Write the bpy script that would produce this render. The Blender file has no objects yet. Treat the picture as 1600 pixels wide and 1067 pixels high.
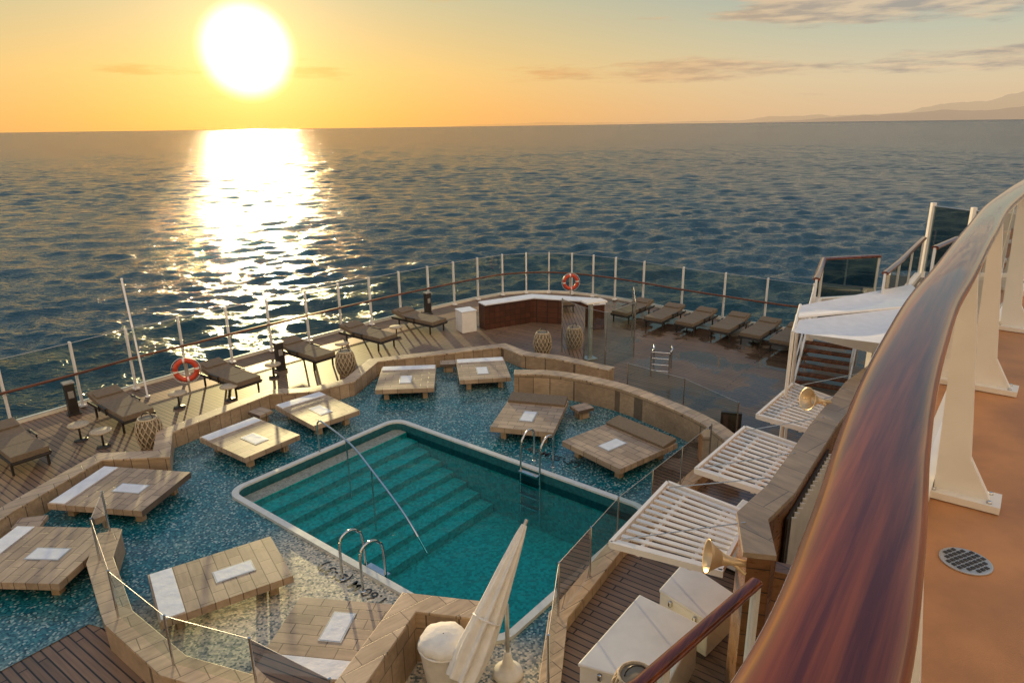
import bpy, math, random
import numpy as np
from mathutils import Vector, Matrix, noise
random.seed(7)
C = bpy.context
col = C.scene.collection

# ------------------------------------------------------------------ colour / material helpers
def lin(r, g, b):
    def f(c):
        c /= 255.0
        return c/12.92 if c <= 0.04045 else ((c+0.055)/1.055)**2.4
    return (f(r), f(g), f(b), 1.0)

class NT:
    def __init__(self, tree):
        self.t = tree; self.n = tree.nodes; self.l = tree.links
    def set(self, n, key, val):
        s = n.inputs[key]
        if isinstance(val, bpy.types.NodeSocket):
            self.l.new(val, s)
        elif isinstance(val, bpy.types.Node):
            self.l.new(val.outputs[0], s)
        else:
            s.default_value = val
    def math(self, op, a, b=None, c=None, clamp=False):
        n = self.n.new('ShaderNodeMath'); n.operation = op; n.use_clamp = clamp
        self.set(n, 0, a)
        if b is not None: self.set(n, 1, b)
        if c is not None: self.set(n, 2, c)
        return n.outputs[0]
    def vmath(self, op, a, b=None, scale=None):
        n = self.n.new('ShaderNodeVectorMath'); n.operation = op
        self.set(n, 0, a)
        if b is not None: self.set(n, 1, b)
        if scale is not None: self.set(n, 'Scale', scale)
        return n
    def mix(self, fac, a, b, blend='MIX'):
        n = self.n.new('ShaderNodeMix'); n.data_type = 'RGBA'; n.blend_type = blend
        self.set(n, 0, fac); self.set(n, 6, a); self.set(n, 7, b)
        return n.outputs[2]
    def ramp(self, fac, stops, interp='LINEAR'):
        n = self.n.new('ShaderNodeValToRGB'); n.color_ramp.interpolation = interp
        e = n.color_ramp.elements
        while len(e) < len(stops): e.new(0.5)
        for i, (p, c) in enumerate(stops):
            e[i].position = p; e[i].color = c if len(c) == 4 else (*c, 1)
        self.set(n, 0, fac)
        return n.outputs[0]
    def mapr(self, v, a, b, c=0.0, d=1.0, smooth=False):
        n = self.n.new('ShaderNodeMapRange')
        n.interpolation_type = 'SMOOTHSTEP' if smooth else 'LINEAR'
        self.set(n, 0, v); self.set(n, 1, a); self.set(n, 2, b); self.set(n, 3, c); self.set(n, 4, d)
        return n.outputs[0]
    def noise(self, vec, scale, detail=4, rough=0.55):
        n = self.n.new('ShaderNodeTexNoise')
        self.set(n, 'Vector', vec); self.set(n, 'Scale', scale); self.set(n, 'Detail', detail); self.set(n, 'Roughness', rough)
        return n.outputs[0]
    def coord(self, scale=(1, 1, 1), rot=(0, 0, 0), loc=(0, 0, 0), kind='Object'):
        t = self.n.new('ShaderNodeTexCoord'); m = self.n.new('ShaderNodeMapping')
        self.l.new(t.outputs[kind], m.inputs[0])
        m.inputs['Scale'].default_value = scale; m.inputs['Rotation'].default_value = rot; m.inputs['Location'].default_value = loc
        return m.outputs[0]
    def rescale(self, vec, scale):
        m = self.n.new('ShaderNodeMapping'); self.set(m, 0, vec); m.inputs['Scale'].default_value = scale
        return m.outputs[0]
    def bump(self, h, dist=0.01, strength=1.0):
        n = self.n.new('ShaderNodeBump'); self.set(n, 'Height', h)
        n.inputs['Distance'].default_value = dist; n.inputs['Strength'].default_value = strength
        return n.outputs[0]

def newmat(name):
    m = bpy.data.materials.new(name); m.use_nodes = True
    t = NT(m.node_tree)
    return m, t, t.n['Principled BSDF']

def simple(name, c, rough=0.5, metal=0.0, var=0.12, vscale=6.0, bump=0.0, bscale=40.0, coat=0.0):
    m, t, p = newmat(name)
    co = t.coord()
    n = t.noise(co, vscale, 5)
    dark = tuple(x*(1-var*1.6) for x in c[:3])+(1,)
    lite = tuple(min(1, x*(1+var)) for x in c[:3])+(1,)
    t.set(p, 'Base Color', t.ramp(n, [(0.3, dark), (0.7, lite)]))
    t.set(p, 'Roughness', t.mapr(n, 0.2, 0.8, max(0.02, rough-0.08), rough+0.08))
    p.inputs['Metallic'].default_value = metal
    p.inputs['Coat Weight'].default_value = coat
    if bump: t.set(p, 'Normal', t.bump(t.noise(co, bscale, 4), bump))
    return m

E1 = Vector((0.78, -0.626)); E2 = Vector((0.626, 0.78))
ANG = math.atan2(-0.626, 0.78)

def teak(name, ang, c1, c2, caulk=(0.02, 0.018, 0.016, 1), wet=False, plank=0.13):
    m, t, p = newmat(name)
    co = t.coord(rot=(0, 0, ang))
    b = t.n.new('ShaderNodeTexBrick')
    t.set(b, 'Vector', co)
    b.inputs['Color1'].default_value = c1; b.inputs['Color2'].default_value = c2; b.inputs['Mortar'].default_value = caulk
    b.inputs['Scale'].default_value = 1.0; b.inputs['Mortar Size'].default_value = 0.012
    b.inputs['Brick Width'].default_value = 4.5; b.inputs['Row Height'].default_value = plank
    b.offset = 0.37
    g = t.noise(t.rescale(co, (1.5, 30, 1)), 1.0, 5)
    base = t.mix(0.5, b.outputs[0], t.ramp(g, [(0.3, (0.35, 0.35, 0.35, 1)), (0.75, (1.15, 1.1, 1.05, 1))]), 'MULTIPLY')
    big = t.noise(co, 0.5, 4)
    base = t.mix(0.7, base, t.ramp(big, [(0.35, (0.6, 0.6, 0.62, 1)), (0.65, (1.1, 1.05, 1, 1))]), 'MULTIPLY')
    if wet:
        w = t.mapr(t.noise(t.coord(loc=(3, 1, 0)), 0.55, 3), 0.47, 0.55, smooth=True)
        # only the deck beside the stair is still wet from washing down
        sx = t.n.new('ShaderNodeSeparateXYZ'); t.set(sx, 0, t.coord())
        w = t.math('MULTIPLY', w, t.mapr(sx.outputs[0], 3.4, 5.0))
        t.set(p, 'Base Color', t.mix(w, base, t.mix(1.0, base, (0.45, 0.45, 0.45, 1), 'MULTIPLY')))
        t.set(p, 'Roughness', t.mapr(w, 0, 1, 0.45, 0.06))
    else:
        t.set(p, 'Base Color', base)
        t.set(p, 'Roughness', t.mapr(g, 0.2, 0.8, 0.55, 0.75))
    return m

def tile(name, c1, c2, grout, w, h, ang=0.0, rough=0.45, off=0.5, vertical=False):
    m, t, p = newmat(name)
    if vertical:
        tc = t.n.new('ShaderNodeTexCoord'); s = t.n.new('ShaderNodeSeparateXYZ'); t.set(s, 0, tc.outputs['Object'])
        cx = t.n.new('ShaderNodeCombineXYZ')
        t.set(cx, 0, t.math('ADD', t.math('MULTIPLY', s.outputs[0], 0.75), t.math('MULTIPLY', s.outputs[1], 0.66)))
        t.set(cx, 1, s.outputs[2])
        co = cx.outputs[0]; oc = tc.outputs['Object']
    else:
        co = t.coord(rot=(0, 0, ang)); oc = co
    b = t.n.new('ShaderNodeTexBrick'); t.set(b, 'Vector', co)
    b.inputs['Color1'].default_value = c1; b.inputs['Color2'].default_value = c2; b.inputs['Mortar'].default_value = grout
    b.inputs['Scale'].default_value = 1.0; b.inputs['Mortar Size'].default_value = 0.008
    b.inputs['Brick Width'].default_value = w; b.inputs['Row Height'].default_value = h; b.offset = off
    g = t.noise(t.rescale(oc, (2.0, 14, 14)), 1.0, 6, 0.6)
    base = t.mix(0.75, b.outputs[0], t.ramp(g, [(0.25, (0.6, 0.57, 0.54, 1)), (0.7, (1.15, 1.12, 1.1, 1))]), 'MULTIPLY')
    st = t.noise(oc, 1.7, 5)
    base = t.mix(0.6, base, t.ramp(st, [(0.35, (0.68, 0.64, 0.6, 1)), (0.62, (1.08, 1.06, 1.04, 1))]), 'MULTIPLY')
    t.set(p, 'Base Color', base)
    t.set(p, 'Roughness', t.mapr(g, 0.2, 0.8, rough-0.1, rough+0.12))
    t.set(p, 'Normal', t.bump(t.math('MULTIPLY', b.outputs[1], -1.0), 0.001))
    return m

def glass(name, tint, rough=0.01):
    m = bpy.data.materials.new(name); m.use_nodes = True
    t = NT(m.node_tree); t.n.clear()
    out = t.n.new('ShaderNodeOutputMaterial')
    tr = t.n.new('ShaderNodeBsdfTransparent'); tr.inputs[0].default_value = tint
    gl = t.n.new('ShaderNodeBsdfGlossy'); gl.inputs['Roughness'].default_value = rough; gl.inputs['Color'].default_value = (1, 1, 1, 1)
    fr = t.n.new('ShaderNodeFresnel'); fr.inputs[0].default_value = 1.45
    mx = t.n.new('ShaderNodeMixShader')
    t.set(mx, 0, t.math('MULTIPLY', fr.outputs[0], 0.9)); t.l.new(tr.outputs[0], mx.inputs[1]); t.l.new(gl.outputs[0], mx.inputs[2])
    t.l.new(mx.outputs[0], out.inputs[0])
    return m

def wood_varnish(name, c1, c2, rough=0.3, coat=1.0):
    m, t, p = newmat(name)
    co = t.coord(rot=(0, 0, -0.95))
    n = t.noise(t.rescale(co, (1.6, 55, 55)), 1.0, 5, 0.65)
    n2 = t.noise(t.rescale(co, (0.8, 14, 14)), 1.0, 4, 0.6)
    cc = t.mix(t.mapr(n, 0.38, 0.62), c1, c2)
    t.set(p, 'Base Color', t.mix(t.mapr(n2, 0.4, 0.6, 0.0, 0.75), cc, tuple(x*0.45 for x in c1[:3])+(1,)))
    p.inputs['Roughness'].default_value = rough
    p.inputs['Specular IOR Level'].default_value = 0.1
    p.inputs['Coat Weight'].default_value = coat
    t.set(p, 'Coat Roughness', t.mapr(t.noise(t.coord(), 9, 5), 0.35, 0.75, 0.01, 0.06))
    cb = t.bump(t.noise(t.rescale(co, (1.2, 9, 9)), 1.0, 3), 0.0025)
    t.l.new(cb, p.inputs['Coat Normal'])
    return m

M = {}
M['white'] = simple('white_paint', (0.82, 0.79, 0.74, 1), 0.4, var=0.05, vscale=3)
M['cream'] = simple('cream_fabric', (0.80, 0.76, 0.68, 1), 0.85, var=0.07, bump=0.01, bscale=12)
M['steel'] = simple('polished_steel', (0.62, 0.62, 0.62, 1), 0.14, metal=1.0, var=0.05)
M['alu'] = simple('grey_aluminium', (0.52, 0.52, 0.50, 1), 0.35, metal=0.6, var=0.06)
M['dark'] = simple('dark_bronze_metal', (0.035, 0.03, 0.026, 1), 0.4, var=0.2)
M['cushion'] = simple('taupe_cushion', (0.20, 0.15, 0.10, 1), 0.9, var=0.12, vscale=20, bump=0.006, bscale=30)
M['rattan'] = simple('rattan_weave', (0.50, 0.40, 0.27, 1), 0.7, var=0.25, vscale=30)
M['lampcore'] = simple('lantern_core', (0.25, 0.21, 0.15, 1), 0.8)
M['red'] = simple('orange_red_ring', (0.62, 0.07, 0.03, 1), 0.45)
M['mahog'] = wood_varnish('varnished_mahogany', (0.10, 0.015, 0.004, 1), (0.25, 0.055, 0.012, 1), coat=0.9)
M['railw'] = wood_varnish('rail_wood', (0.13, 0.04, 0.016, 1), (0.24, 0.085, 0.035, 1), 0.4, 0.4)
M['glass'] = glass('clear_glass', (0.80, 0.88, 0.86, 1))
M['glass_w'] = glass('windscreen_glass', (0.68, 0.78, 0.74, 1))
M['glass_d'] = glass('tinted_glass', (0.20, 0.27, 0.27, 1))
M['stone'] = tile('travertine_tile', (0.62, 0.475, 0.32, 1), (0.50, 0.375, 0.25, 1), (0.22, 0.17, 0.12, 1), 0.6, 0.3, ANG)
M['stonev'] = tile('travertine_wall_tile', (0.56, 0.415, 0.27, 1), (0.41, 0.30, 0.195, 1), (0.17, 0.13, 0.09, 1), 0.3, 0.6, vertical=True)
M['ledge'] = tile('grey_stone_coping', (0.38, 0.295, 0.21, 1), (0.32, 0.245, 0.175, 1), (0.17, 0.14, 0.11, 1), 0.9, 0.6, 0.9)
M['bed'] = tile('daybed_wood_tile', (0.52, 0.395, 0.275, 1), (0.38, 0.285, 0.20, 1), (0.15, 0.11, 0.08, 1), 0.42, 0.21, 0.0)
M['browntile'] = tile('brown_wall_tile', (0.32, 0.155, 0.07, 1), (0.22, 0.105, 0.045, 1), (0.06, 0.04, 0.03, 1), 0.6, 0.3, rough=0.3, vertical=True)
M['barwood'] = tile('bar_front_panel', (0.11, 0.035, 0.014, 1), (0.07, 0.022, 0.010, 1), (0.015, 0.008, 0.006, 1), 0.22, 0.22, rough=0.45, off=0.0, vertical=True)
M['teak'] = teak('teak_deck', 0.63, (0.33, 0.21, 0.13, 1), (0.25, 0.16, 0.10, 1), wet=True)
M['pad'] = simple('white_pad', (0.76, 0.78, 0.82, 1), 0.55, var=0.06, vscale=5, bump=0.01, bscale=5)
M['floor'] = simple('brown_deck_coating', (0.50, 0.23, 0.09, 1), 0.55, var=0.2, vscale=2.5, bump=0.0015, bscale=180)
M['rimwhite'] = simple('pale_pool_coping', (0.66, 0.67, 0.63, 1), 0.35, var=0.06)
M['label'] = simple('depth_mark_tile', (0.03, 0.035, 0.04, 1), 0.5)
M['sail'] = simple('white_sailcloth', (0.80, 0.80, 0.80, 1), 0.7, var=0.04)
M['gold'] = simple('brushed_brass', (0.75, 0.55, 0.32, 1), 0.35, metal=0.4)
M['grate'] = simple('grate_metal', (0.12, 0.09, 0.07, 1), 0.5, metal=0.5)
M['window'] = simple('dark_window_glass', (0.02, 0.025, 0.03, 1), 0.08)

def mosaic():
    m, t, p = newmat('wet_mosaic')
    co = t.coord()
    v = t.n.new('ShaderNodeTexVoronoi'); t.set(v, 'Vector', co); v.inputs['Scale'].default_value = 30; v.inputs['Randomness'].default_value = 0.55
    s = t.n.new('ShaderNodeSeparateColor'); t.set(s, 0, v.outputs['Color'])
    tealc = t.ramp(s.outputs[0], [(0.0, (0.004, 0.05, 0.075, 1)), (0.45, (0.010, 0.125, 0.16, 1)), (0.84, (0.03, 0.22, 0.25, 1)), (0.98, (0.34, 0.46, 0.44, 1))])
    dryc = t.ramp(s.outputs[0], [(0.0, (0.10, 0.14, 0.13, 1)), (0.3, (0.36, 0.35, 0.29, 1)), (0.7, (0.64, 0.55, 0.40, 1)), (1, (0.82, 0.70, 0.50, 1))])
    sp = t.n.new('ShaderNodeSeparateXYZ'); t.set(sp, 0, co)
    d = t.math('ADD', t.math('MULTIPLY', sp.outputs[0], 0.626), t.math('MULTIPLY', sp.outputs[1], 0.78))   # along E2
    e = t.math('ADD', t.math('MULTIPLY', sp.outputs[0], 0.78), t.math('MULTIPLY', sp.outputs[1], -0.626))  # along E1
    n = t.noise(co, 0.7, 4)
    d = t.math('ADD', d, t.mapr(n, 0.2, 0.8, -0.5, 0.5))
    dry = t.mapr(d, 7.3, 6.5, smooth=True)
    dry = t.math('MULTIPLY', dry, t.mapr(t.math('ADD', e, n), -11.0, -9.4, smooth=True))
    mid = t.math('MULTIPLY', t.mapr(t.noise(co, 0.35, 3), 0.45, 0.62), 0.18)
    dry2 = t.math('MAXIMUM', dry, mid)
    base = t.mix(dry2, tealc, dryc)
    t.set(p, 'Base Color', base)
    t.set(p, 'Roughness', t.mapr(dry, 0, 1, 0.07, 0.5))
    rip = t.noise(co, 5.0, 3)
    h = t.math('ADD', t.math('MULTIPLY', rip, 0.016), t.math('MULTIPLY', s.outputs[1], 0.0014))
    t.set(p, 'Normal', t.bump(h, 1.0, 0.7))
    return m
M['mosaic'] = mosaic()

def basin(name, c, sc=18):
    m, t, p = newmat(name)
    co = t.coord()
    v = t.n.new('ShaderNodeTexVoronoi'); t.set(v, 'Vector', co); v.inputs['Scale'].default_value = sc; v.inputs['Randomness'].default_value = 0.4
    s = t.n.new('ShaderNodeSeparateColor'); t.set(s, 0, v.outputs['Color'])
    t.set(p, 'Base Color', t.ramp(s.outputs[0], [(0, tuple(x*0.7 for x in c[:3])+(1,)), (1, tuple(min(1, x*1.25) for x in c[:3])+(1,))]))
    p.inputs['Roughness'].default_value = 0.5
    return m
M['basin'] = basin('pool_basin_mosaic', (0.01, 0.46, 0.43, 1))
M['basin_s'] = basin('pool_step_mosaic', (0.015, 0.50, 0.46, 1))
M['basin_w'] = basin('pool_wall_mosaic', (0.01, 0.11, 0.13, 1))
M['basin_ledge'] = basin('pool_ledge_mosaic', (0.26, 0.28, 0.24, 1), 22)

def poolwater():
    m = bpy.data.materials.new('pool_water_surface'); m.use_nodes = True
    t = NT(m.node_tree); t.n.clear()
    out = t.n.new('ShaderNodeOutputMaterial')
    tr = t.n.new('ShaderNodeBsdfTransparent'); tr.inputs[0].default_value = (0.38, 0.88, 0.88, 1)
    gl = t.n.new('ShaderNodeBsdfGlossy'); gl.inputs['Roughness'].default_value = 0.03
    fr = t.n.new('ShaderNodeFresnel'); fr.inputs[0].default_value = 1.33
    h = t.noise(t.coord(), 2.2, 3)
    b = t.bump(h, 0.05, 0.8)
    t.l.new(b, gl.inputs['Normal']); t.l.new(b, fr.inputs['Normal'])
    mx = t.n.new('ShaderNodeMixShader'); t.set(mx, 0, fr.outputs[0])
    t.l.new(tr.outputs[0], mx.inputs[1]); t.l.new(gl.outputs[0], mx.inputs[2]); t.l.new(mx.outputs[0], out.inputs[0])
    return m
M['pw'] = poolwater()

def seamat():
    # fine chop that the wave mesh is too coarse to carry: slopes from finite differences of a
    # height field in metres, added to the mesh normal
    g = bpy.data.node_groups.new('wave_height', 'ShaderNodeTree')
    g.interface.new_socket('Vector', in_out='INPUT', socket_type='NodeSocketVector')
    g.interface.new_socket('Far', in_out='INPUT', socket_type='NodeSocketFloat')
    g.interface.new_socket('Height', in_out='OUTPUT', socket_type='NodeSocketFloat')
    q = NT(g); gi = q.n.new('NodeGroupInput'); go = q.n.new('NodeGroupOutput')
    def mp(sc, rz):
        k = q.n.new('ShaderNodeMapping'); q.set(k, 0, gi.outputs[0]); k.inputs['Scale'].default_value = sc; k.inputs['Rotation'].default_value = (0, 0, rz); return k.outputs[0]
    def crest(n):
        return q.math('SUBTRACT', 1.0, q.math('ABSOLUTE', q.math('MULTIPLY', q.math('SUBTRACT', n, 0.5), 2.6)))
    n1 = q.noise(mp((0.075, 0.17, 1), 0.08), 1.0, 3, 0.5)
    n2 = q.noise(mp((0.45, 0.85, 1), -0.25), 1.0, 4, 0.6)
    h = q.math('ADD', q.math('MULTIPLY', q.math('MULTIPLY', crest(n1), 1.9), gi.outputs[1]), q.math('MULTIPLY', crest(n2), 0.42))
    q.l.new(h, go.inputs[0])
    m, t, p = newmat('sea_water')
    tc = t.n.new('ShaderNodeTexCoord'); geo = t.n.new('ShaderNodeNewGeometry')
    flat = t.vmath('MULTIPLY', tc.outputs['Object'], (1, 1, 0)).outputs[0]
    dist = t.vmath('LENGTH', flat).outputs['Value']
    far = t.mapr(dist, 90, 700, 0.15, 1.0, smooth=True)
    EPS = 0.18
    def H(off):
        a = t.vmath('ADD', flat, off)
        k = t.n.new('ShaderNodeGroup'); k.node_tree = g; t.l.new(a.outputs[0], k.inputs[0]); t.l.new(far, k.inputs[1]); return k.outputs[0]
    h0 = H((0, 0, 0)); hx = H((EPS, 0, 0)); hy = H((0, EPS, 0))
    cx = t.n.new('ShaderNodeCombineXYZ')
    t.set(cx, 0, t.math('DIVIDE', t.math('SUBTRACT', h0, hx), EPS)); t.set(cx, 1, t.math('DIVIDE', t.math('SUBTRACT', h0, hy), EPS)); cx.inputs[2].default_value = 0.0
    # far from the ship only the wave faces turned towards it are exposed (the backs are hidden)
    toward = t.vmath('SCALE', t.vmath('NORMALIZE', flat).outputs[0], scale=t.mapr(dist, 100, 1500, -0.02, -0.12)).outputs[0]
    sm = t.vmath('ADD', geo.outputs['Normal'], cx.outputs[0]).outputs[0]
    sm = t.vmath('ADD', sm, toward).outputs[0]
    t.l.new(t.vmath('NORMALIZE', sm).outputs[0], p.inputs['Normal'])
    p.inputs['Base Color'].default_value = (0.014, 0.052, 0.072, 1)
    p.inputs['Roughness'].default_value = 0.10
    p.inputs['IOR'].default_value = 1.33
    return m
M['sea'] = seamat()

# ------------------------------------------------------------------ mesh builder
class MB:
    def __init__(self):
        self.v = []; self.f = []; self.m = []; self.s = []; self.mats = []
    def mi(self, mat):
        mat = M[mat] if isinstance(mat, str) else mat
        if mat not in self.mats: self.mats.append(mat)
        return self.mats.index(mat)
    def add(self, vs, fs, mat, smooth=False):
        o = len(self.v); k = self.mi(mat)
        self.v += [tuple(x) for x in vs]
        for f in fs:
            self.f.append(tuple(o+i for i in f)); self.m.append(k); self.s.append(smooth)
    def prism(self, pts, z0, z1, mat, top=None, bottom=True):
        n = len(pts)
        vs = [(p[0], p[1], z0) for p in pts]+[(p[0], p[1], z1) for p in pts]
        side = [(i, (i+1) % n, n+(i+1) % n, n+i) for i in range(n)]
        if top:
            self.add(vs, side+([tuple(reversed(range(n)))] if bottom else []), mat)
            self.add(vs[n:], [tuple(range(n))], top)
        else:
            self.add(vs, side+([tuple(reversed(range(n)))] if bottom else [])+[tuple(range(n, 2*n))], mat)
    def box(self, c, s, mat, rz=0.0, rx=0.0, ry=0.0):
        R = Matrix.Rotation(rz, 3, 'Z') @ Matrix.Rotation(ry, 3, 'Y') @ Matrix.Rotation(rx, 3, 'X')
        vs = []
        for dz in (-.5, .5):
            for dx, dy in ((-.5, -.5), (.5, -.5), (.5, .5), (-.5, .5)):
                vs.append(Vector(c)+R @ Vector((dx*s[0], dy*s[1], dz*s[2])))
        self.add(vs, [(3, 2, 1, 0), (4, 5, 6, 7), (0, 1, 5, 4), (1, 2, 6, 5), (2, 3, 7, 6), (3, 0, 4, 7)], mat)
    def quad(self, a, b, c, d, mat):
        self.add([a, b, c, d], [(0, 1, 2, 3)], mat)
    def sweep(self, pts, prof, mat, smooth=True, closed=False, cap=True, scales=None):
        P = [Vector(p) for p in pts]; n = len(P); k = len(prof); vs = []
        for i in range(n):
            if closed: d = (P[(i+1) % n]-P[i-1])
            else: d = P[min(i+1, n-1)]-P[max(i-1, 0)]
            d.normalize()
            up = Vector((0, 0, 1))
            if abs(d.z) > 0.97: up = Vector((0.6, 0.8, 0))
            r = d.cross(up).normalized(); u = r.cross(d).normalized()
            s = scales[i] if scales else 1.0
            for a, b in prof: vs.append(P[i]+r*a*s+u*b*s)
        fs = []
        for i in range(n if closed else n-1):
            j = (i+1) % n
            for q in range(k):
                w = (q+1) % k
                fs.append((i*k+q, i*k+w, j*k+w, j*k+q))
        self.add(vs, fs, mat, smooth)
        if cap and not closed:
            self.add(vs[:k], [tuple(range(k))], mat); self.add(vs[-k:], [tuple(range(k))], mat)
    def tube(self, pts, r, mat, n=10, closed=False):
        self.sweep(pts, [(r*math.cos(2*math.pi*i/n), r*math.sin(2*math.pi*i/n)) for i in range(n)], mat, True, closed)
    def offs(self, pts, w, closed=False):
        P = [Vector((p[0], p[1])) for p in pts]; n = len(P); L = []; R = []
        for i in range(n):
            if closed: d0 = (P[i]-P[i-1]).normalized(); d1 = (P[(i+1) % n]-P[i]).normalized()
            else:
                d0 = (P[i]-P[i-1]).normalized() if i else (P[1]-P[0]).normalized()
                d1 = (P[i+1]-P[i]).normalized() if i < n-1 else d0
            n0 = Vector((-d0.y, d0.x)); n1 = Vector((-d1.y, d1.x))
            b = (n0+n1)
            if b.length < 1e-4: b = n0
            b.normalize(); k = min(2.0, 1.0/max(0.3, b.dot(n0)))
            L.append(P[i]+b*w*0.5*k); R.append(P[i]-b*w*0.5*k)
        return L, R
    def wall(self, pts, w, z0, z1, mat, top=None, cap=0.0, over=0.0, closed=False):
        L, R = self.offs(pts, w, closed); n = len(pts)
        def put(L, R, a, b, mt):
            vs = []
            for l, r in zip(L, R):
                vs += [(l.x, l.y, a), (r.x, r.y, a), (r.x, r.y, b), (l.x, l.y, b)]
            fs = []
            for i in range(n if closed else n-1):
                j = (i+1) % n
                for q in range(4):
                    fs.append((i*4+q, i*4+(q+1) % 4, j*4+(q+1) % 4, j*4+q))
            if not closed: fs += [(0, 1, 2, 3), ((n-1)*4+3, (n-1)*4+2, (n-1)*4+1, (n-1)*4)]
            self.add(vs, fs, mt)
        put(L, R, z0, z1-cap, mat)
        if cap:
            L2, R2 = self.offs(pts, w+over*2, closed); put(L2, R2, z1-cap+0.0005, z1, top or mat)
    def lathe(self, prof, c, mat, n=20, smooth=True, axis=None):
        vs = []
        for r, z in prof:
            for i in range(n):
                a = 2*math.pi*i/n; vs.append(Vector((r*math.cos(a), r*math.sin(a), z)))
        if axis is not None:
            q = Vector(axis).to_track_quat('Z', 'Y'); vs = [q @ v for v in vs]
        vs = [v+Vector(c) for v in vs]
        fs = []
        for j in range(len(prof)-1):
            for i in range(n): fs.append((j*n+i, j*n+(i+1) % n, (j+1)*n+(i+1) % n, (j+1)*n+i))
        fs.append(tuple(range(n))); fs.append(tuple((len(prof)-1)*n+i for i in range(n)))
        self.add(vs, fs, mat, smooth)
    def mesh(self, name):
        me = bpy.data.meshes.new(name); me.from_pydata(self.v, [], self.f)
        for m in self.mats: me.materials.append(m)
        for i, p in enumerate(me.polygons):
            p.material_index = self.m[i]; p.use_smooth = self.s[i]
        import bmesh
        bm = bmesh.new(); bm.from_mesh(me); bmesh.ops.recalc_face_normals(bm, faces=bm.faces); bm.to_mesh(me); bm.free()
        me.update()
        return me
    def obj(self, name, loc=(0, 0, 0), rz=0.0, bevel=0.0):
        return place(self.mesh(name), name, loc, rz, bevel)

def place(me, name, loc=(0, 0, 0), rz=0.0, bevel=0.0):
    o = bpy.data.objects.new(name, me); col.objects.link(o)
    o.location = loc; o.rotation_euler = (0, 0, rz)
    if bevel:
        b = o.modifiers.new('bevel', 'BEVEL'); b.width = bevel; b.segments = 2; b.limit_method = 'ANGLE'; b.angle_limit = math.radians(40)
    return o

def catmull(pts, n=6):
    P = [Vector(p) for p in pts]; out = []
    for i in range(len(P)-1):
        p0 = P[max(i-1, 0)]; p1 = P[i]; p2 = P[i+1]; p3 = P[min(i+2, len(P)-1)]
        for k in range(n):
            t = k/n
            out.append(0.5*((2*p1)+(p2-p0)*t+(2*p0-5*p1+4*p2-p3)*t*t+(3*p1-p0-3*p2+p3)*t**3))
    out.append(P[-1]); return out

# ------------------------------------------------------------------ SEA (wave mesh + outer sheet)
SEA_Z = -26.0
rng = np.random.RandomState(11)
r0, r1, dl = 30.0, 5200.0, 0.0056
nr = int(math.log(r1/r0)/dl)+1
th_ = np.radians(np.arange(-60, 60.01, 0.125)); nt = len(th_)
rr = r0*np.exp(dl*np.arange(nr))
Rg, Tg = np.meshgrid(rr, th_, indexing='ij')
X = Rg*np.sin(Tg); Y = Rg*np.cos(Tg); Z = np.zeros_like(X); DX = np.zeros_like(X); DY = np.zeros_like(X)
NC = 60
for k in range(NC):
    Lw = 1.9*(22/1.9)**(k/(NC-1))*rng.uniform(0.93, 1.07)
    dirn = math.radians(-84+rng.normal(0, 34))
    slope = 0.215*math.sqrt(2.0/NC)*(1.2 if 2.5 < Lw < 9 else 0.75)
    A = slope*Lw/(2*math.pi); kx = 2*math.pi/Lw*math.cos(dirn); ky = 2*math.pi/Lw*math.sin(dirn)
    ph_ = rng.uniform(0, 2*math.pi)
    fade = np.clip((Lw/(Rg*dl)-2.0)/2.0, 0, 1)
    arg = kx*X+ky*Y+ph_
    Z += A*fade*np.cos(arg)
    Q = 0.75
    DX -= Q*A*fade*math.cos(dirn)*np.sin(arg); DY -= Q*A*fade*math.sin(dirn)*np.sin(arg)
# gusts: patches of livelier and calmer water
pat = 0.85+0.3*np.sin(X/71+1.3*np.sin(Y/95))*np.sin(Y/120+X/210)
edge_f = np.clip((60-np.abs(np.degrees(Tg)))/3, 0, 1)*np.clip((r1-Rg)/600, 0, 1)
Z = Z*pat*edge_f-(1-edge_f)*1.5
V = np.stack([X+DX*edge_f, Y+DY*edge_f, Z], -1).reshape(-1, 3).astype(np.float32)
ii, jj = np.meshgrid(np.arange(nr-1), np.arange(nt-1), indexing='ij')
a_ = (ii*nt+jj).ravel()
F = np.stack([a_, a_+nt, a_+nt+1, a_+1], -1)
# outer flat sheet, 1.5 m lower than the mean wave level, out to the horizon
nn_ = 96; Rb = 70000.0
ring_v = np.array([(Rb*math.cos(2*math.pi*i/nn_), Rb*math.sin(2*math.pi*i/nn_), -1.5) for i in range(nn_)]+[(0, 0, -1.5)], dtype=np.float32)
o_ = len(V); V = np.vstack([V, ring_v])
nq = len(F)
loops = np.concatenate([F.ravel(), np.array([[o_+i, o_+(i+1) % nn_, o_+nn_] for i in range(nn_)]).ravel()]).astype(np.int32)
starts = np.concatenate([np.arange(nq)*4, nq*4+np.arange(nn_)*3]).astype(np.int32)
me = bpy.data.meshes.new('sea'); me.vertices.add(len(V)); me.vertices.foreach_set('co', V.ravel())
me.loops.add(len(loops)); me.loops.foreach_set('vertex_index', loops)
me.polygons.add(len(starts)); me.polygons.foreach_set('loop_start', starts)
try: me.polygons.foreach_set('loop_total', np.concatenate([np.full(nq, 4), np.full(nn_, 3)]).astype(np.int32))
except Exception: pass
me.polygons.foreach_set('use_smooth', np.ones(len(starts), dtype=bool))
me.materials.append(M['sea']); me.update(calc_edges=True); me.validate()
if me.polygons[0].normal.z < 0: me.flip_normals()
place(me, 'sea', (0, 0, SEA_Z))

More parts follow.
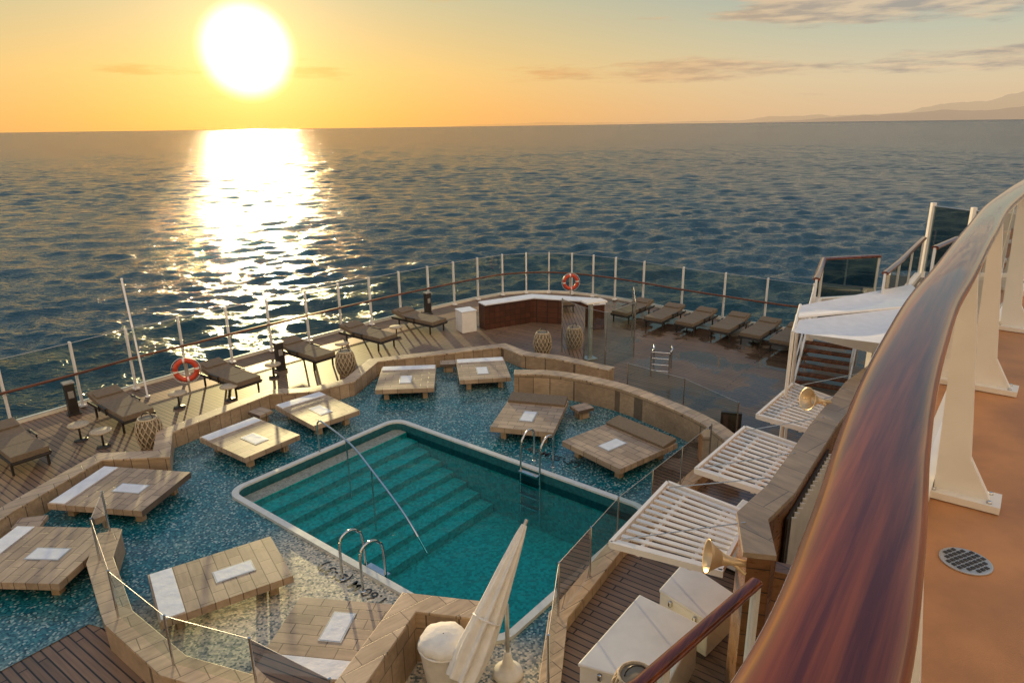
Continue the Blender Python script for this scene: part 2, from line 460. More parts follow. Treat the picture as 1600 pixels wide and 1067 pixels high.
def hazemat(name, c, tr):
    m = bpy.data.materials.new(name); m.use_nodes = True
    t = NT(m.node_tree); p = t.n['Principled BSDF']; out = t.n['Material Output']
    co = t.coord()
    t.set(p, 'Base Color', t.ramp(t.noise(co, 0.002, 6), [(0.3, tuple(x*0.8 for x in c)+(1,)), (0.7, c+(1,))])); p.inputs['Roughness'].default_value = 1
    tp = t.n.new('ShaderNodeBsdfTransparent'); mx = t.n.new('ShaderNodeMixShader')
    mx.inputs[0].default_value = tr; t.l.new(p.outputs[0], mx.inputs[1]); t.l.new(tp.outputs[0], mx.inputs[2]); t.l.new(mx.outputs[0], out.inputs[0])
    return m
def hills(name, dist, az0, az1, hmax, seed, tr, c):
    b = MB(); N = 200; vs = []
    for i in range(N+1):
        f = i/N; a = math.radians(az0+(az1-az0)*f)
        env = min(1, f*1.5)**1.2
        h = hmax*env*(0.62+0.30*noise.fractal(Vector((f*9+seed, seed, 0)), 0.8, 2.2, 5)+0.22*math.sin(f*9+seed))
        h = max(h, 8)
        for k, (dd, hh) in enumerate(((0, 0), (0.02, 0.55), (0.05, 1.0))):
            d = dist*(1+dd); vs.append((d*math.sin(a), d*math.cos(a), hh*h-6))
    fs = [(i*3+k, (i+1)*3+k, (i+1)*3+k+1, i*3+k+1) for i in range(N) for k in range(2)]
    b.add(vs, fs, hazemat(name+'_haze', c, tr), True)
    b.obj(name, (0, 0, SEA_Z))
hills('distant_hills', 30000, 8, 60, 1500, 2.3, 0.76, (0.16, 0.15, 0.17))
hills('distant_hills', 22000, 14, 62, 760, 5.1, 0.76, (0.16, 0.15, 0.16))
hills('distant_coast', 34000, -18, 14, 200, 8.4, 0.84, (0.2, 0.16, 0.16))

# ------------------------------------------------------------------ DECK
GL = [(-19.0, 2.0), (-17.9, 6.5), (-16.8, 10.0), (-15.8, 12.6), (-14.6, 15.0), (-13.3, 16.9), (-12.25, 18.3), (-11.4, 19.6), (-10.4, 20.8), (-9.4, 22.0), (-8.45, 23.15), (-7.45, 24.3), (-6.5, 25.35),
      (-5.55, 26.4), (-4.55, 27.45), (-3.5, 28.45), (-2.5, 29.4), (-1.5, 30.3), (-0.4, 31.1), (0.7, 31.4), (1.75, 31.4), (2.78, 31.1), (3.7, 30.6), (4.6, 29.95), (5.66, 28.95),
      (7.0, 27.6), (8.35, 26.4), (9.6, 25.3), (10.9, 24.3), (12.2, 23.2), (13.6, 21.5), (14.8, 19.4), (15.8, 16.5), (16.6, 13), (17.2, 8), (17.5, 2)]
def inset(pts, d):
    b = MB(); L, R = b.offs(pts, 2*d); return R
def out_(pts, d):
    b = MB(); L, R = b.offs(pts, 2*d); return L
PC = Vector((-1.70, 12.79)); HA, HB = 3.70, 2.35
def pool_pt(a, b): return PC+E1*a+E2*b
def rrect(ha, hb, r, n=6, ox=0, oy=0):
    pts = []
    for cx, cy, a0 in ((ha-r, hb-r, 0), (-ha+r, hb-r, 90), (-ha+r, -hb+r, 180), (ha-r, -hb+r, 270)):
        for i in range(n+1):
            a = math.radians(a0+90*i/n); q = pool_pt(ox+cx+r*math.cos(a), oy+cy+r*math.sin(a)); pts.append((q.x, q.y))
    return pts
from mathutils.geometry import tessellate_polygon
def sheet(b, outer, hole, z, mat):
    A = [Vector((p[0], p[1], 0)) for p in outer]; H = [Vector((p[0], p[1], 0)) for p in hole]
    tris = tessellate_polygon([A, H]); al = A+H
    b.add([(v.x, v.y, z) for v in al], [tuple(t) for t in tris], mat)
edge = [tuple(p) for p in out_(GL, 0.25)]
deck_outer = edge+[(17.5, -6), (-19.5, -6)]
hole = rrect(HA+0.02, HB+0.02, 0.35)
b = MB(); sheet(b, deck_outer, hole, 0.0, 'teak'); b.obj('teak_deck')
b = MB(); L = edge
for i in range(len(L)-1):
    b.quad((*L[i], -0.02), (*L[i+1], -0.02), (L[i+1][0]*0.97, L[i+1][1]*0.97, SEA_Z-1), (L[i][0]*0.97, L[i][1]*0.97, SEA_Z-1), 'white')
b.wall(L, 0.14, -0.25, 0.10, 'white')
b.obj('ship_hull')
# the ship's white superstructure that rises forward of the pool deck
b = MB()
for k in range(6):
    z0 = 0.0+2.95*k; y = -5.5-0.9*k
    b.box((-1.0, y-1.5, z0+1.3), (38, 3.0, 2.6), 'white'); b.box((-1.0, y-1.3, z0+2.775), (38.6, 3.8, 0.34), 'white')
    for i in range(11):
        x = -18+i*3.4
        if k != 2 or not (-3 < x < 4): b.box((x, y+0.005, z0+1.25), (2.1, 0.03, 1.9), 'window')
b.obj('ship_superstructure')

wet = [(-10.6, 6.0), (-10.1, 9.0), (-9.8, 12.0), (-9.3, 14.05), (-7.85, 14.15), (-8.4, 15.5), (-6.75, 17.95), (-5.6, 18.1), (-4.6, 18.9), (-4.2, 20.6), (-0.35, 22.0), (0.3, 21.1), (1.3, 20.65),
       (1.1, 18.8), (2.75, 17.7), (3.9, 16.4), (4.6, 15.3), (4.35, 14.1), (3.45, 12.9), (1.9, 11.0), (0.65, 9.2), (0.4, 7.2), (0.2, 5.5), (-2.0, 6.5), (-3.4, 7.45), (-4.7, 7.9), (-6.1, 8.95), (-6.8, 9.2), (-7.6, 8.1)]
hole2 = rrect(HA+0.01, HB+0.01, 0.35)
b = MB(); sheet(b, wet, hole2, 0.012, 'mosaic'); b.obj('mosaic_wet_deck')

# ------------------------------------------------------------------ POOL
b = MB()
rim_o = rrect(HA+0.13, HB+0.13, 0.42); rim_i = rrect(HA-0.0, HB-0.0, 0.33)
n = len(rim_o)
vs = [(*p, 0.013) for p in rim_o]+[(*p, 0.075) for p in rim_o]+[(*p, 0.075) for p in rim_i]+[(*p, 0.03) for p in rim_i]
fs = []
for i in range(n):
    j = (i+1) % n
    fs += [(i, j, n+j, n+i), (n+i, n+j, 2*n+j, 2*n+i), (2*n+i, 2*n+j, 3*n+j, 3*n+i)]
b.add(vs, fs, 'rimwhite')
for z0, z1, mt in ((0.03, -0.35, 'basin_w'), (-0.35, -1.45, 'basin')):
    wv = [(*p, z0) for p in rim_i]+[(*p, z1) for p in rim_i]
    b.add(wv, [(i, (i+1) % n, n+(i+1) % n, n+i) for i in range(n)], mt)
b.add([(*p, -1.45) for p in rim_i], [tuple(range(n))], 'basin')
def pbox(a0, a1, b0, b1, z0, z1, mat, top=None):
    q = [pool_pt(a0, b0), pool_pt(a1, b0), pool_pt(a1, b1), pool_pt(a0, b1)]
    b.prism([(p.x, p.y) for p in q], z0, z1, mat, top)
e = 0.03
pbox(-HA+e, -HA+0.42, -HB+e, HB-e, -1.44, -0.15, 'basin', 'basin_ledge')
for i in range(7):
    a0 = -HA+0.42+i*0.42
    pbox(a0+0.002, a0+0.42, -HB+e, HB-e, -1.44, -0.30-0.155*i, 'basin', 'basin_s')
b.obj('swimming_pool')
b = MB(); q = rrect(HA-0.003, HB-0.003, 0.33)
b.add([(*p, -0.17) for p in q], [tuple(range(len(q)))], 'pw'); b.obj('pool_water')

# depth marks
def text(name, body, loc, ang, size, mat):
    cu = bpy.data.curves.new(name, 'FONT'); cu.body = body; cu.size = size; cu.align_x = 'CENTER'; cu.align_y = 'CENTER'; cu.extrude = 0.002
    cu.materials.append(M[mat]); cu.offset = 0.002
    o = bpy.data.objects.new(name, cu); col.objects.link(o); o.location = loc; o.rotation_euler = (0, 0, ang)
text('depth_marking', '1.60 M (5\'-3")', (-2.82, 10.15, 0.022), ANG+math.pi, 0.31, 'label')
text('depth_marking', '1.60 M (5\'-3")', (0.85, 14.85, 0.022), ANG, 0.31, 'label')

# ------------------------------------------------------------------ STONE WALLS
b = MB()
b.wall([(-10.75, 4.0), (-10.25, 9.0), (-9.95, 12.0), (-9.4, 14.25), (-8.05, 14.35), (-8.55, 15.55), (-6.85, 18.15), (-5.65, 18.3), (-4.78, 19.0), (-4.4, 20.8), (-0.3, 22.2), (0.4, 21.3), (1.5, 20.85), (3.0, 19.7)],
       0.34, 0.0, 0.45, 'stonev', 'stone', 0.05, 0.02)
b.obj('stone_border_wall', bevel=0.006)
b = MB()
cw = catmull([(0.05, 18.85, 0), (1.28, 18.68, 0), (2.79, 17.75, 0), (3.91, 16.42, 0), (4.65, 15.2, 0), (4.98, 14.0, 0)], 5)
b.wall([(p.x, p.y) for p in cw], 0.36, 0.0, 0.7, 'stonev', 'stone', 0.05, 0.02)
b.obj('curved_stone_wall', bevel=0.006)
b = MB()
nw = [(-7.42, 11.1), (-7.1, 10.2), (-6.0, 8.75), (-4.7, 7.75), (-3.4, 7.3), (-2.2, 6.6), (-1.2, 5.6)]
b.wall(nw, 0.36, 0.0, 0.5, 'stonev', 'stone', 0.05, 0.02)
b.obj('stone_parapet', bevel=0.006)
b = MB()
rc = [(0.2, 5.6), (0.42, 7.4), (0.66, 8.95), (1.85, 10.85), (3.45, 12.8), (4.35, 13.9)]
b.wall(rc, 0.26, 0.0, 0.26, 'stonev', 'stone', 0.05, 0.02)
b.obj('stone_kerb', bevel=0.006)

def glass_fence(name, pts, z0, z1, post=0.018, pz0=None, mat='glass', sub=1.3):
    b = MB()
    P = [Vector((p[0], p[1])) for p in pts]
    for i in range(len(P)-1):
        d = P[i+1]-P[i]; k = max(1, round(d.length/sub)); u = d.normalized()
        for j in range(k):
            a = P[i]+d*(j/k)+u*0.03; c = P[i]+d*((j+1)/k)-u*0.03
            b.quad((*a, z0+0.03), (*c, z0+0.03), (*c, z1), (*a, z1), mat)
            b.tube([(*a, z1), (*c, z1)], 0.005, 'alu', 6)
            q = P[i]+d*(j/k); b.tube([(*q, (pz0 if pz0 is not None else z0)), (*q, z1+0.02)], post, 'steel', 8)
    q = P[-1]; b.tube([(*q, z0), (*q, z1+0.02)], post, 'steel', 8)
    b.obj(name)
glass_fence('glass_fence', nw[:6], 0.5, 1.3)
glass_fence('glass_fence', rc[1:], 0.26, 1.2)
glass_fence('glass_fence', [(1.72, 22.7), (2.35, 21.49), (2.96, 20.84), (4.09, 22.08), (4.4, 24.3)], 0.0, 1.9, sub=1.6, post=0.025)

# ------------------------------------------------------------------ WINDSCREEN around stern
b = MB()
for i, (x, y) in enumerate(GL):
    d = Vector(GL[min(i+1, len(GL)-1)])-Vector(GL[max(i-1, 0)]); a = math.atan2(d.y, d.x)
    b.box((x, y, 1.0), (0.05, 0.10, 1.9), 'white', a)
    b.box((x, y, 0.06), (0.16, 0.22, 0.04), 'white', a)
    if i < len(GL)-1:
        p = Vector((x, y)); q = Vector(GL[i+1]); u = (q-p).normalized()*0.04
        p += u; q -= u
        b.quad((*p, 0.18), (*q, 0.18), (*q, 1.9), (*p, 1.9), 'glass_w')
        b.tube([(*p, 1.905), (*q, 1.905)], 0.009, 'alu', 6)
        b.tube([(*p, 0.17), (*q, 0.17)], 0.012, 'alu', 6)
rl = [Vector((p[0], p[1], 1.05)) for p in inset(GL, 0.16)]
b.sweep(catmull([tuple(p) for p in rl], 3), [(0.06*math.cos(a*math.pi/5), 0.035*math.sin(a*math.pi/5)) for a in range(10)], 'railw')
for i, p in enumerate(rl):
    b.tube([(GL[i][0], GL[i][1], 0.98), (p.x, p.y, 1.02)], 0.014, 'alu', 6)
b.obj('glass_windscreen')
b = MB(); b.tube([(-10.75, 19.0, 0.0), (-11.75, 20.5, 3.2)], 0.03, 'white'); b.lathe([(0.07, 0), (0.07, 0.04), (0.04, 0.05)], (-10.75, 19.0, 0.0), 'white'); b.lathe([(0.02, -0.04), (0.045, 0), (0.02, 0.04)], (-11.75, 20.5, 3.22), 'white')
b.obj('flagstaff')

# ------------------------------------------------------------------ DAYBEDS
def daybed(cs, strip_side, rect=True, back=False):
    """cs: 4 corners ; strip_side: index of the edge carrying the head pad"""
    P = [Vector(c) for c in cs]
    k = strip_side
    a, c_ = P[k], P[(k+1) % 4]; d_, e_ = P[(k+2) % 4], P[(k+3) % 4]
    ux = (c_-a).normalized(); m0 = (a+c_)/2; m1 = (d_+e_)/2
    uy = Vector((-ux.y, ux.x))
    if uy.dot(m1-m0) < 0: uy = -uy
    W = ((c_-a).length+(d_-e_).length)/2; L = (m1-m0).length
    s = 1 if ux.x*uy.y-ux.y*uy.x > 0 else -1
    ang = math.atan2(ux.y, ux.x) if s > 0 else math.atan2(-ux.y, -ux.x)
    b = MB()
    b.box((0, 0, 0.335), (W, L, 0.13), 'bed')
    b.box((0, 0, 0.255), (W-0.3, L-0.3, 0.03), 'dark')
    for sx in (-1, 1):
        for sy in (-1, 1):
            b.box((sx*(W/2-0.28), sy*(L/2-0.28), 0.125), (0.14, 0.14, 0.24), 'stonev')
    if back:
        b.box((0, -L/2+0.26, 0.455), (W-0.04, 0.46, 0.09), 'cushion', rx=math.radians(-8))
    else:
        b.box((0, -L/2+0.2, 0.408), (W-0.06, 0.34, 0.016), 'pad')
    if rect:
        b.box((0.02, 0.22, 0.4025), (0.36, 0.64, 0.006), 'alu'); b.box((0.02, 0.22, 0.4045), (0.31, 0.59, 0.006), 'pad')
    cc = m0+uy*L/2
    b.obj('daybed', (cc.x, cc.y, 0), ang, bevel=0.002)
daybed([(-4.05, 20.29), (-2.37, 20.41), (-2.0, 18.61), (-3.6, 18.2)], 0)
daybed([(-1.80, 20.9), (-0.3, 21.1), (0.10, 19.5), (-1.25, 18.8)], 0)
daybed([(-6.36, 17.32), (-5.5, 18.2), (-3.90, 17.1), (-4.86, 15.95)], 0)
daybed([(-7.59, 15.31), (-6.7, 16.5), (-5.3, 15.3), (-6.14, 14.03)], 0)
daybed([(-9.35, 12.3), (-9.1, 13.85), (-7.1, 13.6), (-7.2, 11.95)], 0)
daybed([(-9.5, 9.85), (-9.4, 11.45), (-7.46, 11.2), (-7.5, 9.5)], 0)
daybed([(-5.4, 8.75), (-6.15, 9.9), (-4.45, 11.0), (-3.67, 9.8)], 0)
daybed([(-3.7, 7.7), (-1.95, 7.45), (-1.82, 8.95), (-3.3, 9.4)], 0)
daybed([(-0.02, 17.75), (1.5, 17.35), (0.92, 15.2), (-0.57, 15.8)], 0, back=True)
daybed([(2.64, 16.1), (3.85, 14.6), (1.95, 13.5), (1.25, 15.1)], 0, back=True)
for x, y, r in ((-9.37, 11.75, 0.2), (-6.75, 17.1, -0.6), (1.85, 17.1, 0.5), (-2.05, 20.9, 0.1)):
    b = MB(); b.box((0, 0, 0.27), (0.5, 0.42, 0.09), 'bed'); b.box((0, 0, 0.12), (0.3, 0.26, 0.21), 'stonev')
    b.obj('stone_stool', (x, y, 0), r, bevel=0.008)

# ------------------------------------------------------------------ POOL RAILS
b = MB()
b.tube(catmull([(-4.66, 15.1, 0.02), (-4.66, 15.1, 0.7), (-4.6, 15.05, 0.88), (-4.45, 14.9, 0.92), (-3.6, 13.9, 0.85), (-3.0, 13.2, 0.55), (-2.2, 12.2, 0.1), (-1.7, 11.6, -0.4)], 5), 0.021, 'steel')
for (x, y, z, zb) in ((-3.72, 14.04, 0.86, -0.9), (-3.02, 13.2, 0.56, -1.2)):
    b.tube([(x, y, z), (x, y, zb)], 0.019, 'steel')
b.obj('pool_handrail')
def ladder(name, p, out, side, hgt=0.85):
    b = MB(); out = Vector(out).normalized(); side = Vector(side).normalized(); p = Vector(p)
    for s in (-1, 1):
        q = p+side*0.27*s
        pts = [q+out*0.42, q+out*0.42, q+out*0.36, q+out*0.18, q+out*0.02, q-out*0.08, q-out*0.1]
        zs = [0.02, hgt*0.75, hgt*0.97, hgt*1.02, hgt*0.9, hgt*0.55, -1.2]
        b.tube(catmull([(a.x, a.y, z) for a, z in zip(pts, zs)], 6), 0.024, 'steel')
        b.lathe([(0.05, 0.012), (0.05, 0.03), (0.025, 0.035)], (q.x+out.x*0.42, q.y+out.y*0.42, 0), 'steel', 12)
    for i in range(4):
        c = p-out*0.14; b.box((c.x, c.y, 0.0-0.28*i), (0.52, 0.12, 0.03), 'steel', ANG)
    b.obj(name)
ladder('pool_ladder', tuple(pool_pt(0.83, HB+0.02)), tuple(E2), tuple(E1))
ladder('pool_ladder', tuple(pool_pt(0.85, -HB-0.02)), tuple(-E2), tuple(E1))

# ------------------------------------------------------------------ LOUNGERS, TABLES, LANTERNS
def lounger_mesh():
    b = MB()
    b.box((0, 0, 0.27), (0.66, 1.9, 0.05), 'dark')
    for sx in (-1, 1):
        for y in (-0.8, 0.62):
            b.box((sx*0.3, y, 0.125), (0.045, 0.045, 0.25), 'dark')
        b.box((sx*0.33, 0, 0.30), (0.03, 1.92, 0.05), 'dark')
        b.box((sx*0.36, 0.05, 0.42), (0.05, 0.45, 0.025), 'dark')
        b.box((sx*0.36, -0.14, 0.34), (0.03, 0.03, 0.16), 'dark'); b.box((sx*0.36, 0.24, 0.34), (0.03, 0.03, 0.16), 'dark')
    b.box((0, -0.63, 0.36), (0.64, 0.60, 0.12), 'cushion'); b.box((0, -0.02, 0.36), (0.64, 0.60, 0.12), 'cushion')
    b.box((0, 0.60, 0.425), (0.64, 0.66, 0.12), 'cushion', rx=math.radians(12))
    b.box((0, 0.60, 0.50), (0.56, 0.22, 0.07), 'cushion', rx=math.radians(12))
    return b.mesh('sun_lounger')
LM = lounger_mesh()
def lounger(x, y, foot, s=1.15):
    a = math.atan2(foot[1], foot[0])+math.pi/2
    o = place(LM, 'sun_lounger', (x, y, 0), a); bb = o.modifiers.new('bevel', 'BEVEL'); bb.width = 0.02; bb.segments = 3
    o.scale = (s, s*0.97, s)
for x, y in ((-11.95, 15.1), (-10.6, 17.35), (-8.6, 19.7), (-6.9, 21.95), (-5.2, 23.9), (-3.6, 25.9)):
    lounger(x, y, (0.8+random.uniform(-.05, .05), -0.62), 1.22)
for x, y in ((4.9, 27.0), (6.0, 26.1), (7.05, 25.4), (8.1, 24.6), (8.95, 23.8), (9.7, 23.0)):
    lounger(x, y, (-0.62+random.uniform(-.05, .05), -0.78))
bt = MB()
bt.lathe([(0.24, 0.40), (0.25, 0.41), (0.25, 0.43), (0.24, 0.44)], (0, 0, 0), 'rattan', 24); bt.lathe([(0.025, 0.02), (0.025, 0.40)], (0, 0, 0), 'dark', 10); bt.lathe([(0.16, 0.0), (0.16, 0.02), (0.03, 0.035)], (0, 0, 0), 'dark', 20)
TM = bt.mesh('side_table')
for x, y in ((-11.0, 16.1), (-9.45, 18.2), (-7.55, 20.6), (-5.85, 22.7), (-4.3, 24.7), (6.6, 25.0), (8.6, 23.5), (-10.2, 15.7), (-8.2, 18.7)):
    place(TM, 'side_table', (x, y, 0))
def lantern_mesh():
    b = MB()
    def rad(z): return 0.15+0.07*math.sin(math.pi*min(1, max(0, z/0.5)))**0.7
    b.lathe([(rad(z*0.05)-0.02, z*0.05) for z in range(11)], (0, 0, 0.0), 'lampcore', 20)
    for k in range(14):
        for s in (-1, 1):
            pts = []
            for j in range(13):
                z = 0.5*j/12; a = 2*math.pi*k/14+s*1.3*j/12; r = rad(z)
                pts.append((r*math.cos(a), r*math.sin(a), z))
            b.tube(pts, 0.012, 'rattan', 5)
    for z in (0.0, 0.5):
        b.tube([(rad(z)*math.cos(a*math.pi/10), rad(z)*math.sin(a*math.pi/10), z) for a in range(20)], 0.015, 'rattan', 6, True)
    b.tube([(0.10*math.cos(a*math.pi/8), 0, 0.5+0.10*math.sin(a*math.pi/8)) for a in range(9)], 0.008, 'dark', 6)
    return b.mesh('woven_lantern')
LA = lantern_mesh()
for x, y, z in ((-9.0, 15.7, 0.0), (-5.3, 20.8, 0), (1.05, 22.6, 0), ):
    o = place(LA, 'woven_lantern', (x, y, z)); o.scale = (1.4, 1.4, 1.5)
# the nearest lantern stands on a low white plinth beside the chest
b = MB(); b.box((0, 0, 0.25), (0.7, 0.7, 0.5), 'white'); b.box((0, 0, 0.515), (0.76, 0.76, 0.03), 'white'); b.obj('white_plinth', (1.60, 6.6, 0), 0.5, bevel=0.01)
o = place(LA, 'woven_lantern', (1.42, 6.62, 0.53)); o.scale = (1.4, 1.4, 1.5)

# life rings
def ring(x, y, z, a):
    b = MB(); N = 32
    for i in range(N):
        mat = 'white' if (i % 8) in (0,) else 'red'
        pts = [(0.29*math.cos(2*math.pi*(i+j)/N), 0, 0.29*math.sin(2*math.pi*(i+j)/N)) for j in (0, 0.5, 1.0)]
        b.tube(pts, 0.075, mat, 10)
    b.tube([(0.40*math.cos(t*math.pi/12), -0.02, 0.40*math.sin(t*math.pi/12)) for t in range(24)], 0.008, 'white', 5, True)
    b.box((0, 0.10, 0), (0.10, 0.06, 0.7), 'alu'); b.box((0, 0.1, -0.6), (0.05, 0.05, 0.6), 'alu')
    b.obj('life_ring', (x, y, z), a)
ring(-9.55, 19.1, 0.8, 0.35)
ring(2.6, 29.6, 0.95, 0.1)
for x, y in ((-12.2, 17.8), (-7.55, 21.3), (-3.5, 28.0)):
    b = MB(); b.box((0, 0, 0.45), (0.24, 0.2, 0.9), 'dark'); b.box((0, 0, 0.93), (0.28, 0.24, 0.05), 'alu'); b.box((0, 0, 0.02), (0.32, 0.28, 0.04), 'dark'); b.box((0, -0.105, 0.6), (0.14, 0.01, 0.2), 'alu')
    b.obj('deck_service_post', (x, y, 0), 0.8, bevel=0.01)

# ------------------------------------------------------------------ BAR
b = MB()
bp = [(-1.15, 25.75), (0.85, 26.85), (3.1, 26.1), (3.3, 25.4)]
b.wall(bp, 0.5, 0.0, 1.02, 'barwood', 'pad', 0.05, 0.05)
b.box((-1.75, 25.55, 0.4), (0.6, 0.6, 0.8), 'white', 0.5); b.box((-1.75, 25.55, 0.82), (0.64, 0.64, 0.04), 'pad', 0.5)
b.wall([(-0.9, 26.5), (0.9, 27.4), (3.2, 26.7)], 0.3, 0.0, 0.85, 'barwood', 'dark', 0.04, 0.02)
b.obj('deck_bar', bevel=0.008)
b = MB(); b.box((0, 0, 1.0), (0.12, 0.12, 2.0), 'alu'); b.box((0, -0.2, 2.02), (0.75, 0.45, 0.06), 'white'); b.box((0, 0, 0.02), (0.4, 0.4, 0.04), 'alu')
b.box((0, -0.3, 1.98), (0.2, 0.2, 0.02), 'steel'); b.tube([(0, -0.07, 1.1), (0, -0.14, 1.1)], 0.03, 'steel')
b.obj('outdoor_shower', (2.6, 22.0, 0), 0.4, bevel=0.008)
b = MB()
for s in (0, 0.55):
    b.tube(catmull([(s, 0, 0), (s, 0, 0.75), (s+0.06, 0.1, 0.9), (s, 0.45, 0.9), (s, 0.8, 0.5), (s, 0.9, 0)], 4), 0.024, 'steel', 8)
for k in range(4): b.tube([(0, 0, 0.2+0.2*k), (0.55, 0, 0.2+0.2*k)], 0.018, 'steel', 8)
b.obj('steel_step_frame', (4.3, 20.2, 0), -0.3)
glass_fence('glass_fence', [(3.3, 18.6), (4.6, 17.3), (5.5, 15.6)], 0.0, 1.0)
b = MB(); b.box((0, 0, 0.35), (0.5, 0.12, 0.55), 'dark'); b.box((0, -0.065, 0.36), (0.38, 0.01, 0.4), 'grate'); b.box((0, 0, 0.035), (0.56, 0.2, 0.07), 'alu')
b.obj('vent_panel', (5.45, 15.9, 0), -0.3, bevel=0.006)

# ------------------------------------------------------------------ RIGHT SIDE: TILED WALL, SLATTED AWNINGS
b = MB()
tw = [(2.74, 6.66), (2.92, 7.45), (3.52, 8.1), (4.95, 10.1), (6.3, 11.85), (7.6, 13.2)]
b.wall(tw, 0.26, 0.0, 2.9, 'browntile', 'ledge', 0.07, 0.05)
b.wall([(2.90, 6.60), (3.7, 6.25), (4.6, 5.3)], 0.2, 0.0, 2.78, 'browntile')
b.obj('tiled_wall', bevel=0.006)
b = MB()
p0 = Vector((3.55, 7.9)); p1 = Vector((4.9, 9.8)); d = (p1-p0); u = d.normalized(); nrm = Vector((u.y, -u.x)); a = math.atan2(u.y, u.x)
c0 = (p0+p1)/2+nrm*0.02
b.box((c0.x, c0.y, 1.95), (d.length+0.1, 0.03, 1.3), 'dark', a)
for i in range(16):
    q = p0+d*((i+0.5)/16)+nrm*0.075
    b.box((q.x, q.y, 1.95), (0.03, 0.06, 1.25), 'white', a+0.4)
b.obj('louvre_grille')

def awning(cs, z, nsl=12, tilt=0.0):
    """slatted sun shade cantilevered from the tiled wall; edge cs[2]-cs[3] is against the wall"""
    P = [Vector(c) for c in cs]; b = MB()
    def pt(s, t, dz=0):  # s along wall, t from outer (0) to wall (1)
        o = P[0].lerp(P[1], s); w = P[3].lerp(P[2], s); q = o.lerp(w, t); return (q.x, q.y, z+tilt*t+dz)
    def beam(p, q, w, h):
        p = Vector(p); q = Vector(q); b.sweep([p, q], [(-w/2, -h/2), (w/2, -h/2), (w/2, h/2), (-w/2, h/2)], 'white', False)
    for i in range(nsl):
        s = (i+0.5)/nsl; beam(pt(s, 0.01), pt(s, 1.0), 0.07, 0.025)
    for t in (0.25, 0.75): beam(pt(0, t, -0.05), pt(1, t, -0.05), 0.05, 0.07)
    beam(pt(-0.01, -0.02), pt(1.01, -0.02), 0.05, 0.09); beam(pt(-0.01, 1.03), pt(1.01, 1.03), 0.05, 0.09)
    beam(pt(-0.01, -0.02), pt(-0.01, 1.06), 0.05, 0.09); beam(pt(1.01, -0.02), pt(1.01, 1.06), 0.05, 0.09)
    for s in (0.06, 0.94):
        w = Vector(pt(s, 1.2)); w.z = 2.92; b.tube([pt(s, 0.05, 0.03), tuple(w)], 0.008, 'steel', 6)
    b.obj('slatted_awning')
awning([(1.30, 7.93), (2.38, 9.49), (3.30, 8.60), (2.50, 7.32)], 2.2)
awning([(2.94, 9.93), (4.22, 11.48), (4.98, 10.60), (3.85, 9.15)], 2.2)
awning([(4.64, 12.04), (5.93, 13.62), (6.5, 12.6), (5.4, 11.3)], 2.2)
def chest(cs, h, name='storage_chest'):
    b = MB(); b.prism(cs, 0.10, h-0.06, 'white'); c = sum((Vector(q) for q in cs), Vector((0, 0)))/4
    big = [tuple(c+(Vector(q)-c)*1.03) for q in cs]; b.prism(big, h-0.055, h, 'white')
    small = [tuple(c+(Vector(q)-c)*0.9) for q in cs]; b.prism(small, 0.0, 0.095, 'dark')
    e0 = Vector(cs[0]); e1 = Vector(cs[1])
    nn = Vector((-(e1-e0).y, (e1-e0).x)).normalized()
    if nn.dot(e0-c) < 0: nn = -nn
    for s in (0.25, 0.75):
        q = e0.lerp(e1, s)+nn*0.02; b.box((q.x, q.y, h-0.12), (0.06, 0.06, 0.1), 'steel', math.atan2((e1-e0).y, (e1-e0).x))
    b.obj(name, bevel=0.02)
chest([(0.82, 7.31), (1.84, 6.89), (2.55, 8.0), (1.84, 8.64)], 0.85)
chest([(2.2, 8.9), (2.75, 8.2), (3.3, 8.75), (2.75, 9.6)], 0.75)
chest([(3.5, 10.5), (4.1, 9.9), (4.8, 10.9), (4.3, 11.5)], 0.75)

def horn(x, y, z, ax):
    b = MB(); b.lathe([(0.03, -0.16), (0.035, -0.02), (0.05, 0.05), (0.09, 0.14), (0.15, 0.2), (0.155, 0.205), (0.14, 0.20), (0.03, 0.03)], (0, 0, 0), 'gold', 20, axis=ax)
    b.tube([(0, 0, 0), (0.12, -0.05, -0.1)], 0.02, 'gold', 8)
    o = b.obj('deck_floodlight', (x, y, z)); o.scale = (1.3, 1.3, 1.3)
horn(2.45, 6.75, 2.75, (-0.9, 0.1, 0.15)); horn(5.25, 10.95, 2.95, (-0.8, -0.2, 0.2))

# ------------------------------------------------------------------ STAIRS, SAILS, TERRACES
b = MB()
f0 = Vector((8.35, 19.1)); f1 = Vector((9.5, 18.4)); run = Vector((0.5, 0.86))*0.27
for i in range(9):
    a = f0+run*i; c = f1+run*i; z = 0.17*(i+1)
    b.prism([tuple(a), tuple(c), tuple(c+run*1.1), tuple(a+run*1.1)], z-0.045, z, 'railw')
for s in (f0-Vector((0.05, 0)), f1+Vector((0.05, 0))):
    e_ = s+run*9
    b.sweep([(s.x, s.y, 0.05), (e_.x, e_.y, 1.6)], [(-0.03, -0.12), (0.03, -0.12), (0.03, 0.12), (-0.03, 0.12)], 'white', False)
    b.tube([(s.x, s.y, 0), (s.x, s.y, 1.0), (e_.x, e_.y, 2.55)], 0.025, 'white', 8)
    for k in (3, 6, 9):
        q = s+run*k; b.tube([(q.x, q.y, 0.17*k), (q.x, q.y, 1.0+1.55*k/9)], 0.018, 'white', 8)
b.prism([(9.1, 21.4), (10.3, 20.7), (12.0, 22.0), (11.0, 23.4)], 1.45, 1.6, 'white')
b.obj('deck_stairs')

